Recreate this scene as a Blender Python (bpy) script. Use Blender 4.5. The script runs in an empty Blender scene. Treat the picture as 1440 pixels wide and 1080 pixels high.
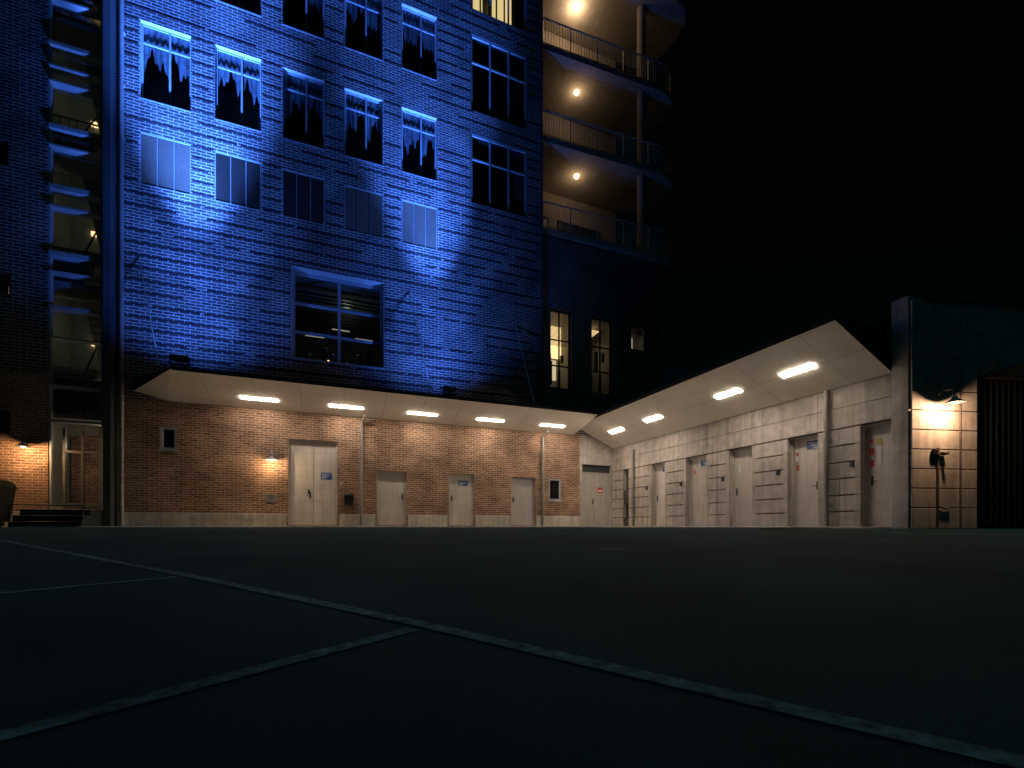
import bpy, bmesh, math, random
from mathutils import Vector, Matrix
random.seed(7)
S = bpy.context.scene
S.view_settings.view_transform='Standard'; S.view_settings.look='None'; S.view_settings.exposure=0
CX, CY = .3697, .929
def c2w(r,f): return (CY*r+CX*f, -CX*r+CY*f)

# ------------------------------------------------------------ materials
def _nt(name):
    m=bpy.data.materials.new(name); m.use_nodes=True
    nt=m.node_tree; nt.nodes.clear()
    return m,nt,nt.nodes,nt.links
def mat(name,col,rough=.7,var=.25,scale=6,bump=.0,bscale=60,metal=0,stain=.25,spec=.5,streak=0):
    m,nt,N,L=_nt(name)
    out=N.new('ShaderNodeOutputMaterial'); b=N.new('ShaderNodeBsdfPrincipled')
    L.new(b.outputs[0],out.inputs[0])
    tc=N.new('ShaderNodeTexCoord')
    n1=N.new('ShaderNodeTexNoise'); n1.inputs['Scale'].default_value=scale; n1.inputs['Detail'].default_value=6
    n2=N.new('ShaderNodeTexNoise'); n2.inputs['Scale'].default_value=.7; n2.inputs['Detail'].default_value=5
    L.new(tc.outputs['Object'],n1.inputs['Vector']); L.new(tc.outputs['Object'],n2.inputs['Vector'])
    r1=N.new('ShaderNodeMapRange'); r1.inputs[1].default_value=.3; r1.inputs[2].default_value=.7
    r1.inputs[3].default_value=1-var; r1.inputs[4].default_value=1+var*.6
    r2=N.new('ShaderNodeMapRange'); r2.inputs[1].default_value=.35; r2.inputs[2].default_value=.65
    r2.inputs[3].default_value=1-stain; r2.inputs[4].default_value=1
    L.new(n1.outputs[0],r1.inputs[0]); L.new(n2.outputs[0],r2.inputs[0])
    mu=N.new('ShaderNodeMath'); mu.operation='MULTIPLY'; L.new(r1.outputs[0],mu.inputs[0]); L.new(r2.outputs[0],mu.inputs[1])
    if streak:
        mp=N.new('ShaderNodeMapping'); mp.inputs['Scale'].default_value=(7,7,.5)
        n4=N.new('ShaderNodeTexNoise'); n4.inputs['Scale'].default_value=1; n4.inputs['Detail'].default_value=5
        L.new(tc.outputs['Object'],mp.inputs[0]); L.new(mp.outputs[0],n4.inputs['Vector'])
        r4=N.new('ShaderNodeMapRange'); r4.inputs[1].default_value=.4; r4.inputs[2].default_value=.65; r4.inputs[3].default_value=1; r4.inputs[4].default_value=1-streak
        L.new(n4.outputs[0],r4.inputs[0]); m4=N.new('ShaderNodeMath'); m4.operation='MULTIPLY'
        L.new(mu.outputs[0],m4.inputs[0]); L.new(r4.outputs[0],m4.inputs[1]); mu=m4
    vm=N.new('ShaderNodeVectorMath'); vm.operation='SCALE'; vm.inputs[0].default_value=col[:3]
    L.new(mu.outputs[0],vm.inputs['Scale']); L.new(vm.outputs[0],b.inputs['Base Color'])
    b.inputs['Roughness'].default_value=rough; b.inputs['Metallic'].default_value=metal
    b.inputs['Specular IOR Level'].default_value=spec
    if bump>0:
        n3=N.new('ShaderNodeTexNoise'); n3.inputs['Scale'].default_value=bscale; n3.inputs['Detail'].default_value=8
        L.new(tc.outputs['Object'],n3.inputs['Vector'])
        bp=N.new('ShaderNodeBump'); bp.inputs['Strength'].default_value=bump; bp.inputs['Distance'].default_value=.01
        L.new(n3.outputs[0],bp.inputs['Height']); L.new(bp.outputs[0],b.inputs['Normal'])
    return m
def emis(name,col,st,sample=False):
    m,nt,N,L=_nt(name)
    out=N.new('ShaderNodeOutputMaterial'); e=N.new('ShaderNodeEmission')
    e.inputs[0].default_value=(*col,1); e.inputs[1].default_value=st
    L.new(e.outputs[0],out.inputs[0])
    if not sample: m.cycles.emission_sampling='NONE'
    return m
def glassm(name,tint=(.9,.93,.93)):
    # thin pane: same Fresnel reflectance from either side of the sheet
    m,nt,N,L=_nt(name)
    out=N.new('ShaderNodeOutputMaterial'); mx=N.new('ShaderNodeMixShader')
    t=N.new('ShaderNodeBsdfTransparent'); t.inputs[0].default_value=(*tint,1)
    g=N.new('ShaderNodeBsdfGlossy'); g.inputs['Roughness'].default_value=.02
    ge=N.new('ShaderNodeNewGeometry'); mr=N.new('ShaderNodeMapRange')
    mr.inputs[3].default_value=1.5; mr.inputs[4].default_value=1/1.5
    L.new(ge.outputs['Backfacing'],mr.inputs[0])
    f=N.new('ShaderNodeFresnel'); L.new(mr.outputs[0],f.inputs[0])
    L.new(f.outputs[0],mx.inputs[0]); L.new(t.outputs[0],mx.inputs[1]); L.new(g.outputs[0],mx.inputs[2])
    L.new(mx.outputs[0],out.inputs[0]); return m
def brickm(name,c1,c2,mort,bw=.26,rh=.077,ms=.009,bump=.7):
    m,nt,N,L=_nt(name)
    out=N.new('ShaderNodeOutputMaterial'); b=N.new('ShaderNodeBsdfPrincipled'); L.new(b.outputs[0],out.inputs[0])
    tc=N.new('ShaderNodeTexCoord'); sp=N.new('ShaderNodeSeparateXYZ'); L.new(tc.outputs['Object'],sp.inputs[0])
    ad=N.new('ShaderNodeMath'); ad.operation='ADD'; L.new(sp.outputs[0],ad.inputs[0]); L.new(sp.outputs[1],ad.inputs[1])
    cb=N.new('ShaderNodeCombineXYZ'); L.new(ad.outputs[0],cb.inputs[0]); L.new(sp.outputs[2],cb.inputs[1])
    br=N.new('ShaderNodeTexBrick'); L.new(cb.outputs[0],br.inputs['Vector'])
    br.inputs['Scale'].default_value=1; br.inputs['Brick Width'].default_value=bw; br.inputs['Row Height'].default_value=rh
    br.inputs['Mortar Size'].default_value=ms; br.inputs['Mortar Smooth'].default_value=.3; br.inputs['Bias'].default_value=-.1
    br.inputs['Color1'].default_value=(*c1,1); br.inputs['Color2'].default_value=(*c2,1); br.inputs['Mortar'].default_value=(*mort,1)
    n1=N.new('ShaderNodeTexNoise'); n1.inputs['Scale'].default_value=1.1; n1.inputs['Detail'].default_value=8
    n2=N.new('ShaderNodeTexNoise'); n2.inputs['Scale'].default_value=25; n2.inputs['Detail'].default_value=6
    L.new(tc.outputs['Object'],n1.inputs['Vector']); L.new(tc.outputs['Object'],n2.inputs['Vector'])
    r1=N.new('ShaderNodeMapRange'); r1.inputs[1].default_value=.35; r1.inputs[2].default_value=.65; r1.inputs[3].default_value=.65; r1.inputs[4].default_value=1.15
    r2=N.new('ShaderNodeMapRange'); r2.inputs[1].default_value=.3; r2.inputs[2].default_value=.7; r2.inputs[3].default_value=.5; r2.inputs[4].default_value=1.35
    L.new(n1.outputs[0],r1.inputs[0]); L.new(n2.outputs[0],r2.inputs[0])
    mu=N.new('ShaderNodeMath'); mu.operation='MULTIPLY'; L.new(r1.outputs[0],mu.inputs[0]); L.new(r2.outputs[0],mu.inputs[1])
    vm=N.new('ShaderNodeVectorMath'); vm.operation='SCALE'; L.new(br.outputs[0],vm.inputs[0]); L.new(mu.outputs[0],vm.inputs['Scale'])
    L.new(vm.outputs[0],b.inputs['Base Color']); b.inputs['Roughness'].default_value=.95; b.inputs['Specular IOR Level'].default_value=.08
    iv=N.new('ShaderNodeMath'); iv.operation='SUBTRACT'; iv.inputs[0].default_value=1; L.new(br.outputs['Fac'],iv.inputs[1])
    a2=N.new('ShaderNodeMath'); a2.operation='MULTIPLY_ADD'; L.new(n2.outputs[0],a2.inputs[0]); a2.inputs[1].default_value=.5; L.new(iv.outputs[0],a2.inputs[2])
    bp=N.new('ShaderNodeBump'); bp.inputs['Strength'].default_value=bump; bp.inputs['Distance'].default_value=.008
    L.new(a2.outputs[0],bp.inputs['Height']); L.new(bp.outputs[0],b.inputs['Normal'])
    return m

M=dict(
 brick=brickm('brick',(.37,.19,.115),(.18,.09,.06),(.52,.46,.38),.25,.078,.010),
 brickU=brickm('brick_upper',(.15,.11,.11),(.06,.045,.05),(.54,.50,.50),.29,.095,.014,.25),
 brickC=mat('brick_course',(.04,.035,.04),.9,.6,9,.3,spec=.05),
 plinth=mat('plinth_concrete',(.60,.56,.50),.85,.2,8,.4,streak=.25),
 concrete=mat('wall_concrete',(.58,.53,.49),.85,.2,5,.3,40,stain=.28,streak=.28),
 concdark=mat('joint_dark',(.07,.065,.06),.9),
 soffit=mat('soffit_paint',(.88,.82,.75),.6,.05,3,stain=.12),
 metal=mat('dark_metal',(.03,.035,.04),.5,.2),
 pipe=mat('standpipe_metal',(.13,.11,.10),.5,.3),
 roof=mat('roof_felt',(.03,.03,.03),.9,spec=.1),
 zinc=mat('zinc_pipe',(.38,.37,.35),.45,.2,12,metal=.3,streak=.3),
 door=mat('door_paint',(.66,.61,.57),.5,.08,5,.05,stain=.15,streak=.15),
 doorD=mat('door_grey',(.46,.44,.42),.5,.08,5,stain=.15,streak=.15),
 frame=mat('window_frame_white',(.36,.38,.42),.6,.1,spec=.2),
 frameD=mat('frame_dark',(.06,.065,.07),.7,.1,spec=.15),
 gate=mat('gate_steel',(.010,.014,.016),.8,.1,spec=.1),
 railing=mat('railing_steel',(.45,.40,.30),.5,.1),
 reveal=mat('window_reveal',(.42,.42,.43),.8,.2,spec=.1),
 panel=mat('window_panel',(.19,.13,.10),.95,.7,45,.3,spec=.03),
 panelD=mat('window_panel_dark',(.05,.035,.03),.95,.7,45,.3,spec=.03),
 pframe=mat('panel_frame',(.30,.30,.31),.8,.1,spec=.1),
 room=mat('room_paint',(.28,.27,.25),.9,.1),
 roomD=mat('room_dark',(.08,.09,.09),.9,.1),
 curtain=mat('curtain_fabric',(.26,.27,.30),.95,.35,5,spec=.05,streak=.5),
 steel=mat('tower_steel',(.42,.44,.46),.6,.1,spec=.2),
 asphalt=mat('asphalt',(.008,.043,.047),.95,.5,120,.9,180,stain=.45,spec=.08),
 pave=mat('paving',(.46,.43,.38),.85,.2,8,.3),
 paint=mat('worn_line_paint',(.12,.17,.17),.95,.75,24,.2,90,stain=.55,spec=.05),
 black=mat('black_plastic',(.02,.02,.02),.4,.2),
 blue=mat('sign_blue',(.05,.12,.38),.4,.05),
 white=mat('sign_white',(.8,.8,.78),.4,.03),
 red=mat('sign_red',(.6,.05,.04),.4,.03),
 yellow=mat('sign_yellow',(.7,.5,.05),.4,.03),
 stucco=mat('balcony_render',(.36,.32,.26),.9,.15,spec=.05),
 led=emis('led_panel',(1,.83,.65),86,True),
 bulb=emis('bulb',(1,.62,.3),9),
 balb=emis('balcony_bulb',(1,.62,.32),5),
 roomlamp=emis('room_lamp',(1,.66,.30),1.7),
 roomdim=emis('tube_lamp',(1,.75,.45),.7),
 roomfaint=emis('faint_screen',(1,.85,.6),.3),
 ledblue=emis('flood_lens',(.1,.25,1),3),
 glass=glassm('glass'), glassD=glassm('glass_dark',(.45,.52,.52)),
)

# ------------------------------------------------------------ builder
class Fr:
    def __init__(s,o,u,n): s.o=o; s.u=u; s.n=n
    def __call__(s,u,n,z): return (s.o[0]+s.u[0]*u+s.n[0]*n, s.o[1]+s.u[1]*u+s.n[1]*n, z)
W=Fr((0,0),(1,0),(0,1))
FA=Fr((0,17.2),(1,0),(0,-1))
FW=Fr((11.7,0),(0,1),(-1,0))
FE=Fr((11.55,5.92),(.9675,-.2525),(-.2525,-.9675))
def empty(name):
    e=bpy.data.objects.new(name,None); S.collection.objects.link(e); e.empty_display_size=.3; return e
class B:
    def __init__(s): s.v=[]; s.f=[]
    def quad(s,*p):
        i=len(s.v); s.v+=list(p); s.f.append(tuple(range(i,i+len(p))))
    def box(s,fr,u0,u1,n0,n1,z0,z1):
        i=len(s.v)
        s.v+=[fr(u0,n0,z0),fr(u1,n0,z0),fr(u1,n1,z0),fr(u0,n1,z0),fr(u0,n0,z1),fr(u1,n0,z1),fr(u1,n1,z1),fr(u0,n1,z1)]
        for q in ((0,3,2,1),(4,5,6,7),(0,1,5,4),(1,2,6,5),(2,3,7,6),(3,0,4,7)): s.f.append(tuple(i+k for k in q))
    def cyl(s,p0,p1,r,r1=None,seg=12,cap=True):
        p0=Vector(p0);p1=Vector(p1); d=(p1-p0).normalized(); r1=r if r1 is None else r1
        a=d.orthogonal().normalized(); b=d.cross(a); i=len(s.v)
        for p,rr in ((p0,r),(p1,r1)):
            for k in range(seg):
                t=2*math.pi*k/seg; s.v.append(tuple(p+(a*math.cos(t)+b*math.sin(t))*rr))
        for k in range(seg):
            k2=(k+1)%seg; s.f.append((i+k,i+k2,i+seg+k2,i+seg+k))
        if cap: s.f.append(tuple(i+k for k in range(seg))[::-1]); s.f.append(tuple(i+seg+k for k in range(seg)))
    def pipe(s,pts,r,seg=10):
        for a,b in zip(pts,pts[1:]): s.cyl(a,b,r,seg=seg)
        for p in pts[1:-1]: s.ball(p,r*1.02)
    def ball(s,c,r,seg=10,rings=6,sz=1):
        i=len(s.v)
        for j in range(rings+1):
            th=math.pi*j/rings
            for k in range(seg):
                t=2*math.pi*k/seg; s.v.append((c[0]+r*math.sin(th)*math.cos(t),c[1]+r*math.sin(th)*math.sin(t),c[2]+r*sz*math.cos(th)))
        for j in range(rings):
            for k in range(seg):
                k2=(k+1)%seg; s.f.append((i+j*seg+k,i+(j+1)*seg+k,i+(j+1)*seg+k2,i+j*seg+k2))
    def lathe(s,c,prof,seg=20):
        i=len(s.v)
        for (r,z) in prof:
            for k in range(seg):
                t=2*math.pi*k/seg; s.v.append((c[0]+r*math.cos(t),c[1]+r*math.sin(t),c[2]+z))
        for j in range(len(prof)-1):
            for k in range(seg):
                k2=(k+1)%seg; s.f.append((i+j*seg+k,i+j*seg+k2,i+(j+1)*seg+k2,i+(j+1)*seg+k))
    def prism(s,pts,z0,z1):
        n=len(pts); i=len(s.v)
        s.v+=[(x,y,z0) for x,y in pts]+[(x,y,z1) for x,y in pts]
        s.f.append(tuple(i+k for k in range(n))[::-1]); s.f.append(tuple(i+n+k for k in range(n)))
        for k in range(n):
            k2=(k+1)%n; s.f.append((i+k,i+k2,i+n+k2,i+n+k))
    def done(s,name,m,parent=None,smooth=False,bevel=0,recalc=True):
        if not s.f: return None
        me=bpy.data.meshes.new(name); me.from_pydata(s.v,[],s.f); me.update()
        if recalc:
            bm=bmesh.new(); bm.from_mesh(me); bmesh.ops.recalc_face_normals(bm,faces=bm.faces)
            bm.to_mesh(me); bm.free()
        o=bpy.data.objects.new(name,me); S.collection.objects.link(o); me.materials.append(M[m] if isinstance(m,str) else m)
        if parent: o.parent=parent
        if smooth:
            for p in me.polygons: p.use_smooth=True
        if bevel:
            md=o.modifiers.new('bevel','BEVEL'); md.width=bevel; md.segments=2; md.limit_method='ANGLE'
        return o
def wall(b,rb,fr,u0,u1,z0,z1,ops,depth=.25):
    us=sorted({u0,u1}|{o[0] for o in ops}|{o[1] for o in ops}); us=[u for u in us if u0<=u<=u1]
    zs=sorted({z0,z1}|{o[2] for o in ops}|{o[3] for o in ops}); zs=[z for z in zs if z0<=z<=z1]
    for a,c in zip(us,us[1:]):
        for d,e in zip(zs,zs[1:]):
            mu,mz=(a+c)/2,(d+e)/2
            if any(o[0]<mu<o[1] and o[2]<mz<o[3] for o in ops): continue
            b.quad(fr(a,0,d),fr(c,0,d),fr(c,0,e),fr(a,0,e))
    for o in ops:
        a,c,d,e=o[:4]; k=o[4] if len(o)>4 else depth
        rb.quad(fr(a,0,d),fr(a,0,e),fr(a,-k,e),fr(a,-k,d))
        rb.quad(fr(c,0,d),fr(c,0,e),fr(c,-k,e),fr(c,-k,d))
        rb.quad(fr(a,0,d),fr(c,0,d),fr(c,-k,d),fr(a,-k,d))
        rb.quad(fr(a,0,e),fr(c,0,e),fr(c,-k,e),fr(a,-k,e))

# ------------------------------------------------------------ ground
def gz(f):
    k=.05
    if f<7.5: return -k*(9-f) if f>-20 else -k*29
    if f<10.5:
        t=(f-7.5)/3; return -.075*(1-t)**2
    return 0
g=B()
fs=[-400,-20]+[-20+i*2 for i in range(1,14)]+[7,7.5,8,8.5,9,9.5,10,10.5,14,30,400]
rs=[-400,-60,-20,-8,0,8,20,60,400]
for a,c in zip(fs,fs[1:]):
    for p,q in zip(rs,rs[1:]):
        g.quad((*c2w(p,a),gz(a)),(*c2w(q,a),gz(a)),(*c2w(q,c),gz(c)),(*c2w(p,c),gz(c)))
bm_o=g.done('ground','asphalt')
pv=B(); pv.prism([(-16,15.6),(-6.1,15.6),(-5.2,12.9),(6.2,12.9),(7.3,12.2),(7.6,6.3),(11.8,6.3),(11.8,17.25),(-16,17.25)],-.12,.03)  # paving widened out from the walls to bounce light onto the soffits
pv.done('pavement','pave',bevel=.01)
def strip(b,pts,w):
    for (a,c) in zip(pts,pts[1:]):
        d=Vector((c[0]-a[0],c[1]-a[1])).normalized(); n=Vector((-d.y,d.x))*w/2
        m=max(1,int((Vector(c)-Vector(a)).length/.4))
        for i in range(m):
            p=[a[0]+(c[0]-a[0])*i/m,a[1]+(c[1]-a[1])*i/m]; q=[a[0]+(c[0]-a[0])*(i+1)/m,a[1]+(c[1]-a[1])*(i+1)/m]
            vs=[]
            for (x,s) in ((p,-1),(q,-1),(q,1),(p,1)):
                r,f=x[0]+n.x*s,x[1]+n.y*s; vs.append((*c2w(r,f),gz(f)+.004))
            b.quad(*vs)
pl=B()
strip(pl,[(2.3,-.05),(.998,.887),(-.354,1.887),(-2.254,3.17),(-6.93,6.16),(-8.6,7.2)],.07)
strip(pl,[(-.40,1.83),(-1.113,.989),(-2.8,-1.0)],.07)
strip(pl,[(-2.29,3.12),(-2.87,2.55),(-4.9,.4)],.07)
strip(pl,[(1.1,.72),(-.6,-1.3)],.07)
strip(pl,[(6.9,9.0),(6.5,7.5),(8.3,7.35),(12,7.6)],.05)
strip(pl,[(.95,5.0),(1.25,5.0)],.10)
pl.done('parking_line','paint')

# ------------------------------------------------------------ office building
OB=empty('office_building')
Z_TOP=24.5
rowx=[-4.79,-2.82,-.87,1.11,3.10]; hw=.655
ops=[]; winA=[]; pan=[]
for c in rowx:
    for (a,b_) in ((13.2,15.6),(17.05,19.45),(20.9,23.3)):
        winA.append((c-hw,c+hw,a,b_,.15)); ops.append(winA[-1])
    pan.append((c-hw,c+hw,10.55,12.15,.04)); ops.append(pan[-1])
big=(-1.25,1.80,5.78,8.92,.42); ops.append(big)
winB=[(5.12,7.5,12.75,15.5,.12),(5.12,7.5,16.4,19.4,.12),(5.12,7.5,20.4,23.3,.12)]
lowW=[(8.6,9.6,5.9,9.24,.25),(10.6,11.7,5.9,9.24,.25),(12.68,13.6,8.1,9.24,.25)]
doors=[(-1.35,.22,.06,3.02,.16),(1.55,2.63,.06,2.06,.16),(4.22,5.25,.06,2.06,.16),(6.81,7.89,.06,2.04,.16)]
smw=[(-4.94,-4.5,2.43,3.14,.12),(8.5,9.08,1.12,2.04,.12)]
tower=(-7.6,-6.22,.55,23.8,.12)
leftw=[(-9.2,-8.47,10.2,10.9,.12),(-9.2,-8.42,6.55,7.2,.12),(-9.2,-8.42,2.65,3.3,.12)]
wb=B(); wl=B(); rv=B(); rvb=B(); rvt=B()
wall(wb,rv,FA,-6.0,4.6,3.95,Z_TOP,ops)
wall(wb,rvt,FA,4.6,8.19,3.95,Z_TOP,winB)
wall(wl,rvb,FA,-6.0,8.19,-.2,3.95,doors+smw[:1])
wall(wl,rvb,FA,8.19,10.0,-.2,3.95,smw[1:])
wall(wb,rvt,FA,8.19,14.3,3.95,12.25,lowW)
wall(wl,rvt,FA,-7.6,-6.0,-.2,4.5,[(-7.6,-6.22,.55,4.5,.12)])
wall(wb,rvt,FA,-7.6,-6.0,4.5,Z_TOP,[(-7.6,-6.22,4.5,23.8,.12)])
wall(wl,rvb,FA,-16,-7.6,-.2,4.5,leftw[2:])
wall(wb,rvb,FA,-16,-7.6,4.5,Z_TOP,leftw[:2])
ops=ops+winB
wb.quad((8.19,17.2,12.25),(8.19,19.8,12.25),(8.19,19.8,Z_TOP),(8.19,17.2,Z_TOP))
wb.quad((14.3,17.2,-.2),(14.3,28,-.2),(14.3,28,12.25),(14.3,17.2,12.25))
wb.quad((13.6,19.8,12.25),(13.6,28,12.25),(13.6,28,Z_TOP),(13.6,19.8,Z_TOP))
wb.quad((-16,28,-.2),(14.3,28,-.2),(14.3,28,Z_TOP),(-16,28,Z_TOP))
wb.quad((-16,17.2,-.2),(-16,28,-.2),(-16,28,Z_TOP),(-16,17.2,Z_TOP))
wb.done('brick_walls','brickU',OB); wl.done('ground_floor_brick','brick',OB); rv.done('window_reveals','reveal',OB); rvb.done('brick_reveals','brick',OB); rvt.done('dark_reveals','frameD',OB)
rf=B(); rf.box(W,-16.2,8.4,17.0,28.2,Z_TOP,Z_TOP+.3); rf.done('roof','roof',OB)
fn=B(); fn.box(FA,-6.2,-6.02,.0,.4,-.1,Z_TOP); fn.done('spill_shade_fin','frameD',OB)  # fin added to block floodlight spill on the tower and left wall
cs=B(); allops=ops
z=5.3
while z<24.2:
    iv=[(-5.9,8.1)]
    for o in allops:
        if o[2]-.02<z+.05 and z<o[3]+.02:
            nv=[]
            for a,c in iv:
                if o[1]<=a or o[0]>=c: nv.append((a,c)); continue
                if o[0]-.04>a: nv.append((a,o[0]-.04))
                if o[1]+.04<c: nv.append((o[1]+.04,c))
            iv=nv
    for a,c in iv:
        x=a
        while x<c:
            l_=random.uniform(.4,2.2); e=min(c,x+l_)
            if random.random()<.8: cs.box(FA,x,e,-.02,random.uniform(.003,.008),z,z+.045)
            x=e+random.choice((.0,.1,.3))+.003
    z+=.38
cs.done('brick_courses','brickC',OB)
pb=B()
iv=[(-16,-7.65),(-6.0,-1.40),(.27,1.5),(2.68,4.17),(5.30,6.76),(7.94,9.98)]
for a,c in iv: pb.box(FA,a,c,-.02,.035,-.1,.46)
pb.done('plinth','plinth',OB,bevel=.01)

fr_=B(); frD=B(); frM=B(); gl=B(); glD=B(); rm=B(); rmD=B(); cu=B(); rl=B(); rd=B(); sil=B(); rq=B()
def frame(b,F,o,d,t=.06,th=.06,vm=(),hm=()):
    u0,u1,z0,z1=o[:4]; n0,n1=-d,-d+th
    b.box(F,u0,u0+t,n0,n1,z0,z1); b.box(F,u1-t,u1,n0,n1,z0,z1)
    b.box(F,u0+t,u1-t,n0,n1,z0,z0+t); b.box(F,u0+t,u1-t,n0,n1,z1-t,z1)
    for m in vm: b.box(F,m-t/2,m+t/2,n0+.003,n1+.004,z0+t,z1-t)
    for m in hm: b.box(F,u0+t,u1-t,n0+.005,n1-.004,m-t/2,m+t/2)
def glaze(b,F,o,d,k=.02): 
    u0,u1,z0,z1=o[:4]; b.quad(F(u0,-d+k,z0),F(u1,-d+k,z0),F(u1,-d+k,z1),F(u0,-d+k,z1))
def room(b,F,o,d,dep=2.2,m=.25,mz=.2):
    u0,u1,z0,z1=o[0]-m,o[1]+m,o[2]-mz,o[3]+mz; a,c=-d-.01,-d-dep
    b.quad(F(u0,c,z0),F(u1,c,z0),F(u1,c,z1),F(u0,c,z1))
    b.quad(F(u0,a,z0),F(u0,c,z0),F(u0,c,z1),F(u0,a,z1)); b.quad(F(u1,a,z0),F(u1,c,z0),F(u1,c,z1),F(u1,a,z1))
    b.quad(F(u0,a,z0),F(u1,a,z0),F(u1,c,z0),F(u0,c,z0)); b.quad(F(u0,a,z1),F(u1,a,z1),F(u1,c,z1),F(u0,c,z1))
def curtain(b,F,u0,u1,n,z0,z1,amp=.03,per=.11,hem=0,ph=0,zmin=-1):
    m=max(2,int((u1-u0)/.018))
    def hz(u):
        return max(zmin,z0+hem*(.5+.5*math.sin((u+ph)*7))+hem*.35*math.sin((u+ph)*19)+hem*.2*math.sin((u+ph)*47))
    for i in range(m):
        a=u0+(u1-u0)*i/m; c=u0+(u1-u0)*(i+1)/m
        na=n+amp*math.sin(a*2*math.pi/per); nc=n+amp*math.sin(c*2*math.pi/per)
        b.quad(F(a,na,hz(a)),F(c,nc,hz(c)),F(c,nc,z1),F(a,na,z1))
for i,o in enumerate(winA):
    u0,u1,z0,z1,d=o; tz=z0+.76*(z1-z0)
    frame(fr_,FA,o,d,.05,.035,vm=(u0+.56*(u1-u0),),hm=(tz,))
    fr_.box(FA,u0-.02,u1+.02,-d+.035,.006,z0-.03,z0+.006)
    glaze(gl,FA,o,d,.012); room(rm,FA,o,d,1.6,.25,.05)
    r=random.random()
    um=u0+.56*(u1-u0)
    curtain(cu,FA,u0+.05,um-.02,-d-.03,z0+.95+.35*r,z1-.03,.012,.15,hem=.55,ph=i*1.7,zmin=z0+.02)
    curtain(cu,FA,um+.02,u1-.05,-d-.03,z0+.75+.3*random.random(),z1-.03,.012,.15,hem=.6,ph=i*2.3+.4,zmin=z0+.02)
for i,o in enumerate(pan):
    u0,u1,z0,z1,d=o
    pb=B(); w=(u1-u0)/3
    for k in range(3): pb.box(FA,u0+.03+k*w*.99,u0+k*w*.99+w-.012,-.07,-.02,z0+.03,z1-.03)
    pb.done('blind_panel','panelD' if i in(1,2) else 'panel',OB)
    pb=B(); frame(pb,FA,o,.06,.022,.06,vm=(u0+w,u0+2*w)); pb.done('blind_panel_frame','pframe',OB)
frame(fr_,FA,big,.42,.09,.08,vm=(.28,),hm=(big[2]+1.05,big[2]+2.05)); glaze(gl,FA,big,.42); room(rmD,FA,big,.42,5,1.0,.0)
fr_.box(FA,big[0]-.02,big[1]+.02,-.3,.06,big[2]-.05,big[2]+.02)
for u,n,zz in ((-.6,-2.6,7.6),(1.3,-3.0,7.9),(.4,-3.6,8.4)):
    rq.box(FA,u-.35,u+.35,n-.04,n+.04,zz,zz+.02)
for k in range(12):
    sil.box(FA,-2,2.5,-1.2-k*.3,-1.15-k*.3,8.6,8.66)
for u,h in ((-.9,.45),(-.3,.62),(-.05,.4),(.9,.5),(1.25,.8),(.6,.3)):
    sil.box(FA,u,u+.18,-.95,-.8,5.78,5.78+h); sil.ball(FA(u+.09,-.87,5.85+h),.14)
rl.box(FA,-.25,.0,-1.6,-1.5,6.1,6.36)
for o in winB:
    u0,u1,z0,z1,d=o
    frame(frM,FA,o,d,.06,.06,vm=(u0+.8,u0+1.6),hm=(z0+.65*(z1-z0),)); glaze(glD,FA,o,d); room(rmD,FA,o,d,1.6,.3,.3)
    curtain(cu,FA,u1-.5,u1-.06,-d-.04,z0+.05,z1-.06,.015,.13)
rl.box(FA,6.4,7.3,-1.2,-1.1,20.9,22.8)
rl.box(FA,5.4,6.0,-1.4,-1.3,21.2,22.5)
for k in range(6): sil.box(FA,5.3+k*.35,5.36+k*.35,-.6,-.57,20.5,22.6+random.random()*.4)
lr=B()
for i,o in enumerate(lowW):
    u0,u1,z0,z1,d=o
    if i<2: frame(frD,FA,o,d,.05,.06,vm=((u0+u1)/2,),hm=(z0+1.0,z0+2.1)) 
    else: frame(frD,FA,o,d,.05,.06)
    glaze(gl,FA,o,d); room(lr,FA,o,d,1.8,.3,0)
    for k in range(int((z1-z0)*(.42 if i==0 else .3)/.05)):
        zz=z1-.06-k*.05; sil.box(FA,u0+.05,u1-.05,-d-.10,-d-.075,zz,zz+.012 if i<2 else zz+.03)
    if i==0: rl.box(FA,u0-.25,u1+.25,-d-1.3,-d-1.2,z1-1.5,z1-.05); rd.box(FA,u0-.1,u1+.1,-d-1.5,-d-1.4,z0+.9,z0+1.8)
    if i==1: rl.box(FA,u0+.2,u1-.2,-d-1.3,-d-.6,z1-.25,z1-.2); rd.box(FA,u0+.2,u1-.2,-d-1.7,-d-1.65,z0+1.2,z1-.7)
    if i==2: rq.box(FA,u0+.0,u1-.0,-d-1.0,-d-.9,z0+.0,z1-.1)
for (u,z0,h) in ((10.75,7.3,.5),(11.1,7.0,.9),(11.45,7.5,.4),(8.8,6.2,1.0),(9.2,6.0,.8),(10.8,6.1,.7),(11.3,6.0,.9),(8.75,7.0,.5),(9.35,7.2,.3)):
    sil.box(FA,u,u+.12,-.6,-.5,z0,z0+h)
lr.done('lit_room','room',OB)
for o in smw:
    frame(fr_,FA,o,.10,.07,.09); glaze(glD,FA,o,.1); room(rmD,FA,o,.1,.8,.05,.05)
    fr_.box(FA,o[0]-.05,o[1]+.05,-.05,.05,o[2]-.05,o[2]-.003)
for o in leftw:
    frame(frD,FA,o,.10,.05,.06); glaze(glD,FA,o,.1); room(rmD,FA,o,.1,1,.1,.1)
rd.box(FA,-8.7,-8.55,-.6,-.5,6.7,7.0); rd.box(FA,-8.65,-8.5,-.6,-.5,2.8,3.1)

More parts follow.
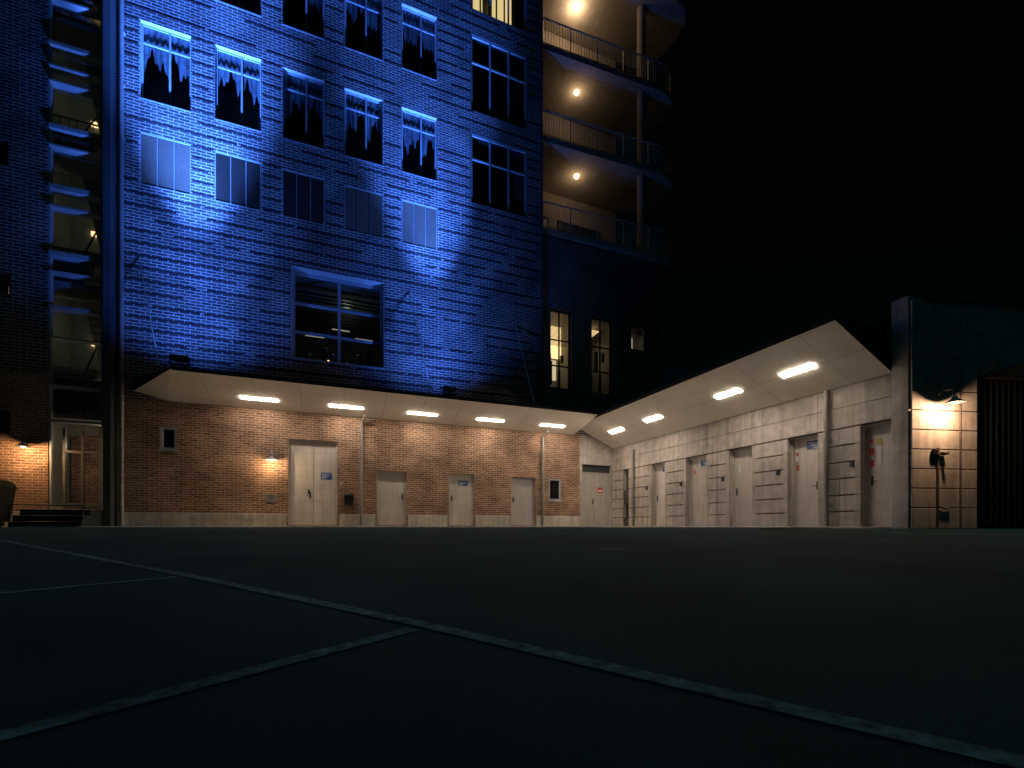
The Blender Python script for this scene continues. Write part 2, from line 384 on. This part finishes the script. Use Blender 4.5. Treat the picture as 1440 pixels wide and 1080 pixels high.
# stair tower
st=B(); T=tower
frame(st,FA,T,.12,.06,.10)
for zz,t in ((14.0,.10),(13.35,.05),(12.9,.04),(11.6,.12),(11.05,.05),(9.86,.13),(9.3,.06),(7.93,.13),(7.4,.05),(6.37,.10),(5.5,.04),(15.9,.10),(15.3,.05),(17.9,.12),(17.3,.05),(19.9,.12),(21.9,.12),(4.1,.06),(3.1,.08)):
    st.box(FA,T[0]+.06,T[1]-.16,-.16,.12,zz-t/2,zz+t/2)
st.box(FA,T[1]-.16,T[1]-.11,-.14,.02,T[2],T[3])
st.done('stair_tower_frame','steel',OB)
dd=B(); dd.box(FA,-7.28,-7.22,-.1,.0,.6,2.9); dd.box(FA,-6.86,-6.81,-.1,0,.6,2.9); dd.box(FA,-7.28,-6.4,-.1,-.005,2.2,2.26); dd.box(FA,-6.45,-6.40,-.1,.0,.6,2.9); dd.box(FA,-7.22,-6.45,-.09,-.01,.6,.72)
dd.done('entrance_door_frame','zinc',OB)
glaze(gl,FA,T,.12)
tw=B()
x0,x1,y0,y1=-8.5,-6.15,17.36,20.6
tw.quad((x0,y1,.5),(x1,y1,.5),(x1,y1,24),(x0,y1,24)); tw.quad((x1,y0,.5),(x1,y1,.5),(x1,y1,24),(x1,y0,24)); tw.quad((x0,y0,.5),(x0,y1,.5),(x0,y1,24),(x0,y0,24)); tw.quad((x0,y0,.5),(x1,y0,.5),(x1,y1,.5),(x0,y1,.5))
tw.done('stairwell_walls','room',OB)
tw=B(); tw.box(W,x0+.05,x1-.02,20.5,20.58,.5,3.2); tw.box(W,x0+.05,x1-.02,18.5,18.56,3.6,4.7); tw.done('stairwell_brick','brick',OB)
sb=B(); rr=B()
lv=[3.4+1.95*i for i in range(11)]
for i,zz in enumerate(lv):
    if i%2==0: ya,yb=17.45,18.35
    else: ya,yb=19.7,20.6
    sb.box(W,x0,x1,ya,yb,zz-.16,zz)
    z2=zz+1.95; xa,xb=(x0,(x0+x1)/2-.05) if i%2==0 else ((x0+x1)/2+.05,x1)
    y0_,y1_=(18.35,19.7) if i%2==0 else (19.7,18.35)
    sb.quad((xa,y0_,zz-.15),(xb,y0_,zz-.15),(xb,y1_,z2-.15),(xa,y1_,z2-.15))
    for k in range(10): 
        yy=y0_+(y1_-y0_)*k/10; sb.box(W,xa,xb,min(yy,yy+(y1_-y0_)/10),max(yy,yy+(y1_-y0_)/10),zz+k*.195,zz+k*.195+.19)
    rr.cyl((xb,y0_,zz+1),(xb,y1_,z2+1),.025,seg=6)
    if i%2==0:
        for k in range(12): rr.cyl((x0+.1+k*.19,17.5,zz),(x0+.1+k*.19,17.5,zz+1),.012,seg=5)
        rr.cyl((x0,17.5,zz+1),(x1,17.5,zz+1),.025,seg=6)
    if i in (1,3,5,7): 
        rl.box(W,-7.9,-7.6,20.5,20.58,zz+1.1,zz+1.25) 
sb.done('stairs','room',OB); rr.done('stair_railings','frameD',OB)
rl.ball((-6.9,19.2,2.75),.11)
def light(kind,name,loc,energy,col,parent,rad=.1,**k):
    l=bpy.data.lights.new(name,kind); l.energy=energy; l.color=col
    if kind in('POINT','SPOT'): l.shadow_soft_size=rad
    o=bpy.data.objects.new(name,l); S.collection.objects.link(o); o.location=loc; o.parent=parent
    for a,b_ in k.items(): setattr(l,a,b_)
    return o
light('POINT','stair_lamp_1',(-6.9,18.9,2.6),20,(1,.78,.55),OB)
for i,zz in enumerate((6.9,10.8,14.7)): light('POINT','stair_lamp_%d'%(i+2),(-7.2,19.0,zz-.3),5,(.85,1,.75),OB,.05)
light('POINT','office_lamp',(.6,19.6,8.3),6,(.8,1,.75),OB,.1)
fr_.done('window_frames','frame',OB); frD.done('dark_window_frames','frameD',OB); frM.done('grey_window_frames','steel',OB)
gl.done('window_glass','glass',OB,recalc=False); glD.done('tinted_window_glass','glassD',OB,recalc=False)
rm.done('rooms','room',OB); rmD.done('dark_rooms','roomD',OB); cu.done('curtains','curtain',OB); rl.done('room_lamps','roomlamp',OB); rd.done('tube_lamps','roomdim',OB); rq.done('faint_lamps','roomfaint',OB); sil.done('furniture_and_blinds','black',OB)

# balconies
outl=[(8.2,17.2),(10.5,17.08),(13,16.95),(14.3,16.85),(15.0,17.15),(15.3,17.8),(15.1,19.0),(14.2,19.78)]
def chaik(p,n=2):
    for _ in range(n):
        q=[p[0]]
        for a,b_ in zip(p,p[1:]): q+= [(a[0]*.75+b_[0]*.25,a[1]*.75+b_[1]*.25),(a[0]*.25+b_[0]*.75,a[1]*.25+b_[1]*.75)]
        q.append(p[-1]); p=q
    return p
oc=chaik(outl)
sl=B(); rl2=B(); bl=B()
for zb in (12.3,16.15,20.0,23.95):
    pts=oc+[(13.62,19.78),(8.2,19.78)] if zb<23 else [(x+.5*(x>14),y-.4*(y<17.6)) for x,y in oc]+[(13.6,19.78),(8.2,19.78)]
    sl.prism(pts,zb,zb+.24)
sl.cyl((13.35,17.35,12.4),(13.35,17.35,24.0),.2,seg=20)
sl.box(W,8.2,13.62,19.8,19.9,12.3,24.2)
sl.done('balcony_slabs_and_column','stucco',OB)
for zb in (12.54,16.39,20.24):
    dist=[0]
    for a,b_ in zip(oc,oc[1:]): dist.append(dist[-1]+math.dist(a,b_))
    def at(s):
        for i in range(len(oc)-1):
            if dist[i+1]>=s:
                t=(s-dist[i])/(dist[i+1]-dist[i]); return (oc[i][0]+(oc[i+1][0]-oc[i][0])*t,oc[i][1]+(oc[i+1][1]-oc[i][1])*t)
        return oc[-1]
    s=.05
    while s<dist[-1]:
        x,y=at(s); y+=.06; rl2.cyl((x,y,zb),(x,y,zb+1.1),.013,seg=5,cap=False); s+=.13
    s=.05
    while s<dist[-1]:
        x,y=at(s); y+=.06; rl2.cyl((x,y,zb),(x,y,zb+1.15),.03,seg=6,cap=False); s+=1.3
    for h,r in ((1.12,.035),(.1,.02)):
        for a,b_ in zip(oc,oc[1:]): rl2.cyl((a[0],a[1]+.06,zb+h),(b_[0],b_[1]+.06,zb+h),r,seg=6)
rl2.done('balcony_railings','railing',OB)
bd=B(); bf=B()
for zb in (12.54,16.39,20.24):
    for u0,u1 in ((8.7,9.7),(10.3,12.6)):
        bd.box(W,u0,u1,19.74,19.79,zb,zb+2.3); 
        bf.box(W,u0-.05,u0,19.70,19.8,zb,zb+2.35); bf.box(W,u1,u1+.05,19.70,19.8,zb,zb+2.35); bf.box(W,u0,u1,19.70,19.8,zb+2.3,zb+2.35); bf.box(W,(u0+u1)/2-.03,(u0+u1)/2+.03,19.7,19.79,zb,zb+2.3)
bd.done('balcony_door_glass','black',OB); bf.done('balcony_door_frames','frameD',OB)
for i,zb in enumerate((16.15,20.0,23.95)):
    bl.lathe((10.5,18.35,zb-.10),[(0,-.02),(.08,-.01),(.12,.04),(.13,.1)],16)
    light('POINT','balcony_lamp_%d'%(i+1),(10.5,18.35,zb-.4),(13,16,75)[i],(1,.68,.42),OB,.08)
bl.done('balcony_lamps','balb',OB,smooth=True)

# canopy over brick doors
CA=B(); CT=B(); SM=B()
zo,zi=4.40,3.95; XR=9.68
P0=(-4.12,15.2,zo); P1=(-4.75,17.19,zi); P2=(-5.6,17.19,4.18); P3=(XR,15.2,zo); P4=(XR,17.19,zi)
CA.quad(P0,P3,P4,P1); CA.quad(P0,P1,P2)
def up(p,h): return (p[0],p[1],p[2]+h)
CT.quad(up(P0,.05),up(P3,.05),(XR,17.19,4.52),(-5.6,17.19,4.52)); CT.quad(up(P0,.05),(-5.6,17.19,4.52),P2,P0)
CT.quad(P0,up(P0,.05),up(P3,.05),P3); CT.quad(P3,up(P3,.05),(XR,17.19,4.52),P4)
CT.box(FA,-4.1,XR,2.0,2.03,4.37,4.47)
def sA(y): return zi+(zo-zi)*(17.19-y)/1.99
x=-3.5
while x<9.6:
    SM.quad((x,15.22,sA(15.22)-.003),(x+.012,15.22,sA(15.22)-.003),(x+.012,17.18,sA(17.18)-.003),(x,17.18,sA(17.18)-.003)); x+=1.3
CA.done('canopy_soffit','soffit',OB); CT.done('canopy_roof','roof',OB)
def led(F,u,n,zc,slope,lu,ln,par):
    b=B()
    i=len(b.v)
    for dz in (-.018,-.006):
        for (a,c) in ((-1,-1),(1,-1),(1,1),(-1,1)):
            b.v.append(F(u+a*lu/2,n+c*ln/2,zc+slope*c*ln/2+dz))
    for q in ((0,1,2,3),(4,5,6,7),(0,1,5,4),(1,2,6,5),(2,3,7,6),(3,0,4,7)): b.f.append(tuple(i+k for k in q))
    b.done('led_panel','led',par)
for u in (-2.12,.49,3.08,5.68,8.33): led(FA,u,.7,sA(16.5),(zo-zi)/1.99,1.05,.12,OB)
tr=B()
tr.cyl((-5.48,17.2,8.3),(-4.47,15.5,4.5),.016,seg=6); tr.cyl((2.70,17.2,8.8),(3.21,15.5,4.5),.016,seg=6); tr.cyl((7.0,17.2,8.2),(7.1,15.5,4.5),.016,seg=6)
tr.done('canopy_tie_rods','zinc',OB)

def door(F,o,par,m='door',leaves=1,face=0,seams=True,hside=1,split=.5):
    u0,u1,z0,z1,d=o; n=face-d
    f=B(); frame(f,F,(u0,u1,z0,z1),-n if n<0 else 0,.05,.07); f.done('door_frame',m,par)
    b=B(); s=B(); us=[u0+.05,u1-.05] if leaves==1 else [u0+.05,u0+split*(u1-u0),u1-.05]
    for a,c in zip(us,us[1:]):
        b.box(F,a+.006,c-.006,n-.02,n+.03,z0+.01,z1-.055)
        if seams:
            k=max(3,round((z1-z0)/.4))
            for i in range(1,k): s.box(F,a+.03,c-.03,n+.025,n+.033,z0+(z1-z0)*i/k-.006,z0+(z1-z0)*i/k+.006)
    b.done('door_leaf',m,par,bevel=.006); s.done('door_seams','doorD',par)
    k=B(); k.box(F,u0,u1,n-.1,n-.03,z0,z1); k.done('door_backing','black',par)
    h=B(); hu=(u1-.14 if hside>0 else u0+.14) if leaves==1 else u0+split*(u1-u0)-.1
    h.box(F,hu-.025,hu+.025,n+.03,n+.04,1.0,1.22); h.cyl(F(hu,n+.03,1.1),F(hu,n+.085,1.1),.01,seg=8); h.cyl(F(hu,n+.08,1.1),F(hu-.12*hside,n+.08,1.1),.01,seg=8)
    h.done('door_handle','metal',par)
door(FA,doors[0],OB,leaves=2); door(FA,doors[1],OB); door(FA,doors[2],OB,hside=-1); door(FA,doors[3],OB,m='doorD',hside=-1)
def plate(F,u0,u1,n,z0,z1,m,par):
    b=B(); b.box(F,u0,u1,n,n+.006,z0,z1); b.done('sign_plate',m,par)
def bsign(F,u,n,z,par,w=.34,h=.24):
    plate(F,u,u+w,n,z,z+h,'blue',par)
    b=B()
    for k in range(3): b.box(F,u+.03,u+w*(.8-.15*k),n+.006,n+.009,z+h-.07-k*.06,z+h-.05-k*.06)
    b.done('sign_text','white',par)
bsign(FA,-.33,-.125,1.68,OB,.36,.24); bsign(FA,4.62,-.125,1.62,OB,.4,.2)
k=B(); k.box(FA,-.75,-.68,-.125,-.115,1.15,1.3); k.done('lock_plate','black',OB)
cw=B(); cr=B(); co=(10.12,11.6,.03,2.72,.2)
wall(cw,cr,FA,10.0,11.75,-.2,3.95,[co]); cw.done('corner_concrete','concrete',OB); cr.done('corner_reveals','concrete',OB)
door(FA,(10.12,11.6,.03,2.4,.2),OB,m='doorD',leaves=2,seams=False)
k=B(); k.box(FA,10.12,11.6,-.2,-.14,2.403,2.72); k.done('door_transom','frameD',OB)
plate(FA,11.0,11.25,-.165,1.5,1.75,'red',OB); plate(FA,11.03,11.22,-.158,1.56,1.64,'white',OB)
k=B(); k.box(FA,-2.02,-1.7,0,.02,.86,.89); k.box(FA,-2.02,-1.7,0,.02,1.1,1.13); k.box(FA,-2.02,-1.99,0,.02,.89,1.1); k.box(FA,-1.73,-1.7,0,.02,.89,1.1)
for i in range(6): k.box(FA,-1.99,-1.73,0,.012,.9+i*.034,.918+i*.034)
k.done('vent_grille','frame',OB)
k=B(); k.box(FA,.32,.36,0,.02,1.5,1.6); k.done('bell_push','white',OB)

# ------------------------------------------------------------ service wing
SW=empty('service_wing')
wd=[(13.75,14.55),(11.72,12.67),(9.95,10.80),(7.98,8.82),(6.28,6.96)]
ZD=2.43
wo=[(a,c,.03,ZD,.22) for a,c in wd]+[(16.0,16.4,1.57,2.5,.2),(16.0,16.4,.36,1.03,.2)]
a=B(); r_=B(); wall(a,r_,FW,6.26,17.19,-.2,4.45,wo); a.done('wing_wall','concdark',SW); r_.done('wing_reveals','concrete',SW)
bk=B(); PF=.05
def blocks(F,bk,u0,u1,z0,z1,ops,rows,g=.035,vg=.012,joints=()):
    zz=z0
    for h in rows:
        za,zb=zz,zz+h-g; zz+=h
        iv=[(u0,u1)]
        for o in ops:
            if o[2]<zb and o[3]>za+.05:
                nv=[]
                for p,q in iv:
                    if o[1]<=p or o[0]>=q: nv.append((p,q)); continue
                    if o[0]>p+.05: nv.append((p,o[0]))
                    if o[1]<q-.05: nv.append((o[1],q))
                iv=nv
        for p,q in iv:
            js=[j for j in joints if p+.1<j<q-.1]; e=[p]+js+[q]
            for s_,t in zip(e,e[1:]):
                bk.box(F,s_+(vg/2 if s_!=p else 0),t-(vg/2 if t!=q else 0),0,PF,za,zb)
rows=[.42,.40,.41,.40,.41,.42]
blocks(FW,bk,6.26,17.19,0,2.46,wo,rows,g=.032,vg=.008,joints=[7.45,11.25,15.15])
blocks(FW,bk,6.26,17.19,2.46,4.45,[],[.5,.5,.99],g=.010,vg=.006,joints=[7.98,9.95,11.72,13.75,16.0])
for p,q in wd:
    for s_ in (p-.13,q+.01):
        if 6.4<s_<16.9: bk.box(FW,s_,s_+.12,.0,PF-.004,0,2.43)
bk.done('wing_concrete_blocks','concrete',SW,bevel=.006)
a=B(); a.box(W,12.4,18,6.3,17.18,-.1,4.3); a.box(W,11.62,18.1,6.27,17.15,4.45,4.52); a.done('wing_roof','roof',SW)
for i,(p,q) in enumerate(wd): door(FW,(p,q,.03,ZD,.18),SW,m='door',leaves=1 ,face=.0,seams=False,hside=-1 if i%2 else 1)
for o in wo[-2:]:
    k=B(); k.box(FW,o[0],o[1],-.22,-.18,o[2],o[3]); k.done('slot_window','black',SW)
n_=-.14
plate(FW,6.78,6.86,n_,1.98,2.12,'white',SW); plate(FW,6.8,6.86,n_+.006,2.0,2.1,'red',SW); plate(FW,6.78,6.87,n_,1.72,1.88,'red',SW); plate(FW,6.62,6.72,n_,1.95,2.08,'yellow',SW); plate(FW,6.62,6.72,n_,1.45,1.9,'white',SW)
plate(FW,6.78,6.86,n_,1.45,1.6,'red',SW)
bsign(FW,8.05,n_,2.1,SW,.35,.2); plate(FW,8.62,8.7,n_,1.8,2.1,'white',SW); plate(FW,8.63,8.69,n_+.006,1.95,2.05,'red',SW)
plate(FW,8.62,8.68,n_,1.55,1.7,'red',SW)
bsign(FW,11.8,n_,2.1,SW,.35,.2); plate(FW,12.4,12.46,n_,1.85,2.0,'red',SW)
bsign(FW,13.8,n_,2.12,SW,.3,.18)
plate(FW,10.5,10.6,n_,1.7,1.95,'white',SW)
for u in (7.1,9.05,10.98,12.85,14.75):
    k=B(); k.box(FW,u,u+.08,PF,PF+.05,1.47,1.6); k.done('key_box','metal',SW)
CA=B(); CT=B(); SM2=B()
xo,xi,wzo,wzi=9.7,11.64,4.34,3.47
yn,yf=6.30,17.15
CA.quad((xo,yn,wzo),(xi,yn,wzi),(xi,yf,wzi),(xo,yf,wzo)); CA.done('wing_canopy_soffit','soffit',SW)
CT.quad((xo,yn,wzo+.06),(xi,yn,4.43),(xi,yf,4.43),(xo,yf,wzo+.06)); CT.quad((xo,yn,wzo),(xo,yn,wzo+.06),(xo,yf,wzo+.06),(xo,yf,wzo)); CT.quad((xo,yn,wzo),(xi,yn,wzi),(xi,yn,4.43),(xo,yn,wzo+.06)); CT.quad((xo,yf,wzo),(xi,yf,wzi),(xi,yf,4.43),(xo,yf,wzo+.06))
CT.box(W,xo-.03,xo,yn,yf,wzo-.03,wzo+.08)
CT.done('wing_canopy_roof','roof',SW)
def sW(x): return wzi+(wzo-wzi)*(xi-x)/(xi-xo)
ww=.012
for y in (7.1,8.95,10.9,12.6,14.5):
    t0,t1=xo+.01,xi-.01
    SM2.quad((t0,y,sW(t0)-.003),(t0,y+ww,sW(t0)-.003),(t1,y+ww,sW(t1)-.003),(t1,y,sW(t1)-.003))
xm=10.72
SM2.quad((xm,yn,sW(xm)-.006),(xm+ww,yn,sW(xm+ww)-.006),(xm+ww,yf,sW(xm+ww)-.006),(xm,yf,sW(xm)-.006))
SM.done('canopy_panel_joints','doorD',OB); SM2.done('wing_canopy_panel_joints','doorD',SW)
for yy in (7.84,9.96,13.27,15.5): led(FW,yy,1.0,sW(10.7),(wzo-wzi)/(xi-xo),.85,.15,SW)
a=B(); a.box(W,11.52,13,5.93,6.25,-.2,5.0); a.done('pilaster','concrete',SW,bevel=.01)
a=B(); a.prism([(11.6,5.915),(13.09,5.53),(14.1,9.39),(12.45,9.4),(12.45,6.2),(11.6,6.2)],-.2,4.9)
a.box(FE,1.6,7,-4,-.5,-.2,4.9); a.box(FE,1.6,7,-.5,0,3.35,4.9); a.done('end_block_walls','concdark',SW)
bk=B(); blocks(FE,bk,.0,1.6,0,4.9,[],[.45,.42,.42,.42,.42,.42,.42,.7,.55,.68],g=.022,joints=[])
blocks(FE,bk,1.6,7,3.36,4.9,[],[.85,.69],g=.010,joints=[4.4]); bk.done('end_block_concrete','concrete',SW,bevel=.006)
a=B(); a.box(FE,.3,7.1,-4.1,.055,4.9,4.94); a.done('end_block_roof','roof',SW)
a=B(); a.box(FE,1.75,7,0.05,.9,3.30,3.35); a.done('gate_hood','gate',SW)
a=B()
for i in range(34): a.cyl(FE(1.70+i*.155,-.11,.1),FE(1.70+i*.155,-.11,3.3),.018,seg=8)
for zz in (.12,1.6,3.2): a.box(FE,1.62,6.95,-.15,-.131,zz,zz+.05)
a.box(FE,1.62,1.68,-.16,-.06,0,3.34)
a.done('barred_gate','gate',SW)
a=B(); a.box(FE,1.61,6.99,-.49,-.45,0,3.34); a.box(FE,1.61,6.99,-.449,-.2,3.30,3.345); a.done('gate_recess','gate',SW)

# ------------------------------------------------------------ drainpipes
def dpipe(F,u,z1,n=.09,r=.05,head=True,z0=.05,back=0,m='zinc'):
    b=B(); b.cyl(F(u,n,z0),F(u,n,z1),r,seg=14)
    if head: b.pipe([F(u,n,z1),F(u+.0,n+.0,z1+.001),F(u+.12,n+.25,z1+.18)],r)
    z=z0+.5
    while z<z1: b.box(F,u-r-.012,u+r+.012,back,n+r*.3,z,z+.03); z+=1.6
    b.done('drainpipe',m,None,smooth=False)
dpipe(FA,1.014,3.75); dpipe(FA,8.19,3.75); dpipe(FA,-5.86,24.3,head=False,r=.055,n=.1); dpipe(FA,8.15,24.3,head=False,r=.04,z0=4.6,m='frameD')
dpipe(FW,15.6,3.2,n=.14,head=False); dpipe(FW,7.69,3.45,n=.16,r=.06,head=False)

# ------------------------------------------------------------ wall lamps
def wlamp(F,u,z,en,col=(1,.58,.26),globe=False,out=.25):
    e=empty('wall_lamp'); b=B()
    b.cyl(F(u,0,z+.22),F(u,.03,z+.22),.06,seg=16)
    b.pipe([F(u,.03,z+.22),F(u,out*.5,z+.32),F(u,out*.9,z+.29),F(u,out,z+.12)],.014)
    c=F(u,out,z)
    b.lathe(c,[(.0,.14),(.04,.14),(.05,.10),(.09,.06),(.19,.0),(.185,-.005),(.08,.05),(.04,.08)],24)
    b.done('shade','frame' if globe else 'metal',e,smooth=True)
    k=B(); k.ball((c[0],c[1],c[2]+.02),.05,14,8); k.done('bulb','bulb',e,smooth=True)
    light('POINT','lamp_light',(c[0],c[1],c[2]-.09),en,col,e,.05)
wlamp(FA,-1.83,2.22,32,col=(1,.68,.36),globe=True,out=.3); wlamp(FA,-7.96,2.25,60,out=.4); wlamp(FE,.58,2.6,90,col=(1,.6,.34),out=.42)
# ------------------------------------------------------------ floodlights on canopy
def flood(x,y,z,tx,beams):
    e=empty('floodlight'); b=B()
    b.box(W,x-.2,x+.2,y-.12,y+.12,z-.12,z-.02); b.box(W,x-.24,x-.21,y-.03,y+.03,z-.25,z-.03); b.box(W,x+.21,x+.24,y-.03,y+.03,z-.25,z-.03)
    for i in range(6): b.box(W,x-.18,x+.18,y-.1+i*.035,y-.09+i*.035,z-.17,z-.121)
    b.box(W,x-.25,x+.25,y-.06,y+.06,z-.28,z-.251); b.done('housing','metal',e)
    k=B(); k.box(W,x-.17,x+.17,y-.1,y+.1,z-.019,z-.012); k.done('lens','ledblue',e)
    for (tz,en,size) in beams:
        o=light('SPOT','flood_beam',(x,y,z+.03),en,(.05,.19,1),e,.08,spot_size=math.radians(size),spot_blend=1.0)
        d=Vector((tx,17.2,tz))-Vector((x,y,z)); o.rotation_euler=d.to_track_quat('-Z','Y').to_euler()
flood(-3.95,15.35,4.85,-3.9,((24,110000,36),(20,3600,72),(12,900,150)))
flood(3.8,15.35,4.85,2.7,((22,46000,36),(18,2600,72),(12,900,150)))

# ------------------------------------------------------------ mailbox, bin, steps, standpipe
e=empty('mailbox'); b=B(); b.box(FA,.44,.74,.0,.16,.78,1.12); b.done('body','black',e,bevel=.015)
b=B(); b.quad(FA(.43,0,1.20),FA(.75,0,1.20),FA(.75,.19,1.11),FA(.43,.19,1.11)); b.box(FA,.43,.75,0,.19,1.122,1.135); b.box(FA,.5,.68,.16,.168,1.0,1.02); b.done('lid','metal',e)
e=empty('waste_bin'); b=B()
def frus(b,x0,x1,y0,y1,z0,z1,t):
    i=len(b.v)
    b.v+=[(x0+t,y0+t,z0),(x1-t,y0+t,z0),(x1-t,y1-t,z0),(x0+t,y1-t,z0),(x0,y0,z1),(x1,y0,z1),(x1,y1,z1),(x0,y1,z1)]
    for q in ((0,3,2,1),(4,5,6,7),(0,1,5,4),(1,2,6,5),(2,3,7,6),(3,0,4,7)): b.f.append(tuple(i+k for k in q))
frus(b,-9.1,-7.95,15.5,16.5,.15,1.05,.08); b.done('body','black',e,bevel=.02)
b=B(); b.box(W,-9.13,-7.92,15.47,16.53,1.05,1.10); 
n=8
for i in range(n):
    a0=math.pi*i/n; a1=math.pi*(i+1)/n
    b.quad((-9.1,16-.5*math.cos(a0),1.1+.15*math.sin(a0)),(-7.95,16-.5*math.cos(a0),1.1+.15*math.sin(a0)),(-7.95,16-.5*math.cos(a1),1.1+.15*math.sin(a1)),(-9.1,16-.5*math.cos(a1),1.1+.15*math.sin(a1)))
b.quad(*[(-7.95,16-.5*math.cos(math.pi*i/n),1.1+.15*math.sin(math.pi*i/n)) for i in range(n+1)]); b.done('lid','black',e)
b=B()
for x in (-8.9,-8.15):
    for y in (15.7,16.3): b.cyl((x-.02,y,.1),(x+.02,y,.1),.08,seg=16)
b.done('wheels','black',e)
e=empty('entrance_steps'); b=B(); b.box(W,-7.7,-6.22,16.1,17.19,-.05,.5); b.box(W,-7.7,-6.22,15.8,16.1,-.05,.33); b.box(W,-7.7,-6.22,15.62,15.8,-.05,.17); b.done('steps','metal',e,bevel=.01)
b=B(); b.pipe([(-7.7,15.7,.17),(-7.7,15.7,.6),(-6.22,15.7,.6),(-6.22,15.7,.17)],.02); b.done('foot_rail','metal',e)
e=empty('standpipe'); b=B()
b.pipe([FE(.60,.07,.05),FE(.60,.07,1.55),FE(.60,.12,1.62),FE(.70,.12,1.62)],.022)
b.cyl(FE(.50,.10,1.6),FE(.76,.10,1.6),.035); b.cyl(FE(.57,.10,1.55),FE(.57,.10,1.72),.03); b.cyl(FE(.70,.08,1.6),FE(.70,.2,1.6),.03); b.cyl(FE(.50,.10,1.66),FE(.50,.10,1.68),.06,seg=16)
b.pipe([FE(.60,.08,.48),FE(.76,.08,.42),FE(.88,.08,.45)],.018); b.cyl(FE(1.15,.07,.06),FE(1.15,.07,3.2),.015)
b.done('pipework','pipe',e)

# ------------------------------------------------------------ world / added fill sun / camera
w=bpy.data.worlds.new('World'); S.world=w; w.use_nodes=True; nt=w.node_tree; nt.nodes.clear()
o=nt.nodes.new('ShaderNodeOutputWorld'); bg=nt.nodes.new('ShaderNodeBackground'); sk=nt.nodes.new('ShaderNodeTexSky')
sk.sky_type='NISHITA'; sk.sun_disc=False; sk.sun_elevation=math.radians(25); sk.sun_rotation=math.radians(200)
bw=nt.nodes.new('ShaderNodeRGBToBW'); vm=nt.nodes.new('ShaderNodeVectorMath'); vm.operation='SCALE'; vm.inputs[0].default_value=(.14,.62,.78)
nt.links.new(sk.outputs[0],bw.inputs[0]); nt.links.new(bw.outputs[0],vm.inputs['Scale']); nt.links.new(vm.outputs[0],bg.inputs[0]); bg.inputs[1].default_value=.0006
nt.links.new(bg.outputs[0],o.inputs[0])
l=bpy.data.lights.new('ground_fill_sun','SUN'); l.energy=.22; l.color=(.14,.88,1); l.angle=math.radians(5)  # teal fill sun, added to lift the dark ground
lo=bpy.data.objects.new('ground_fill_sun',l); S.collection.objects.link(lo)
lo.rotation_euler=Vector((.03,.05,-1)).to_track_quat('-Z','Y').to_euler()
cam=bpy.data.cameras.new('camera'); co_=bpy.data.objects.new('camera',cam); S.collection.objects.link(co_)
co_.location=(0,0,.06); co_.rotation_euler=(math.radians(90),0,-math.atan2(CX,CY))
cam.sensor_width=36; cam.lens=16.0; cam.shift_y=199/1440; cam.clip_start=.05; cam.clip_end=2000
S.camera=co_
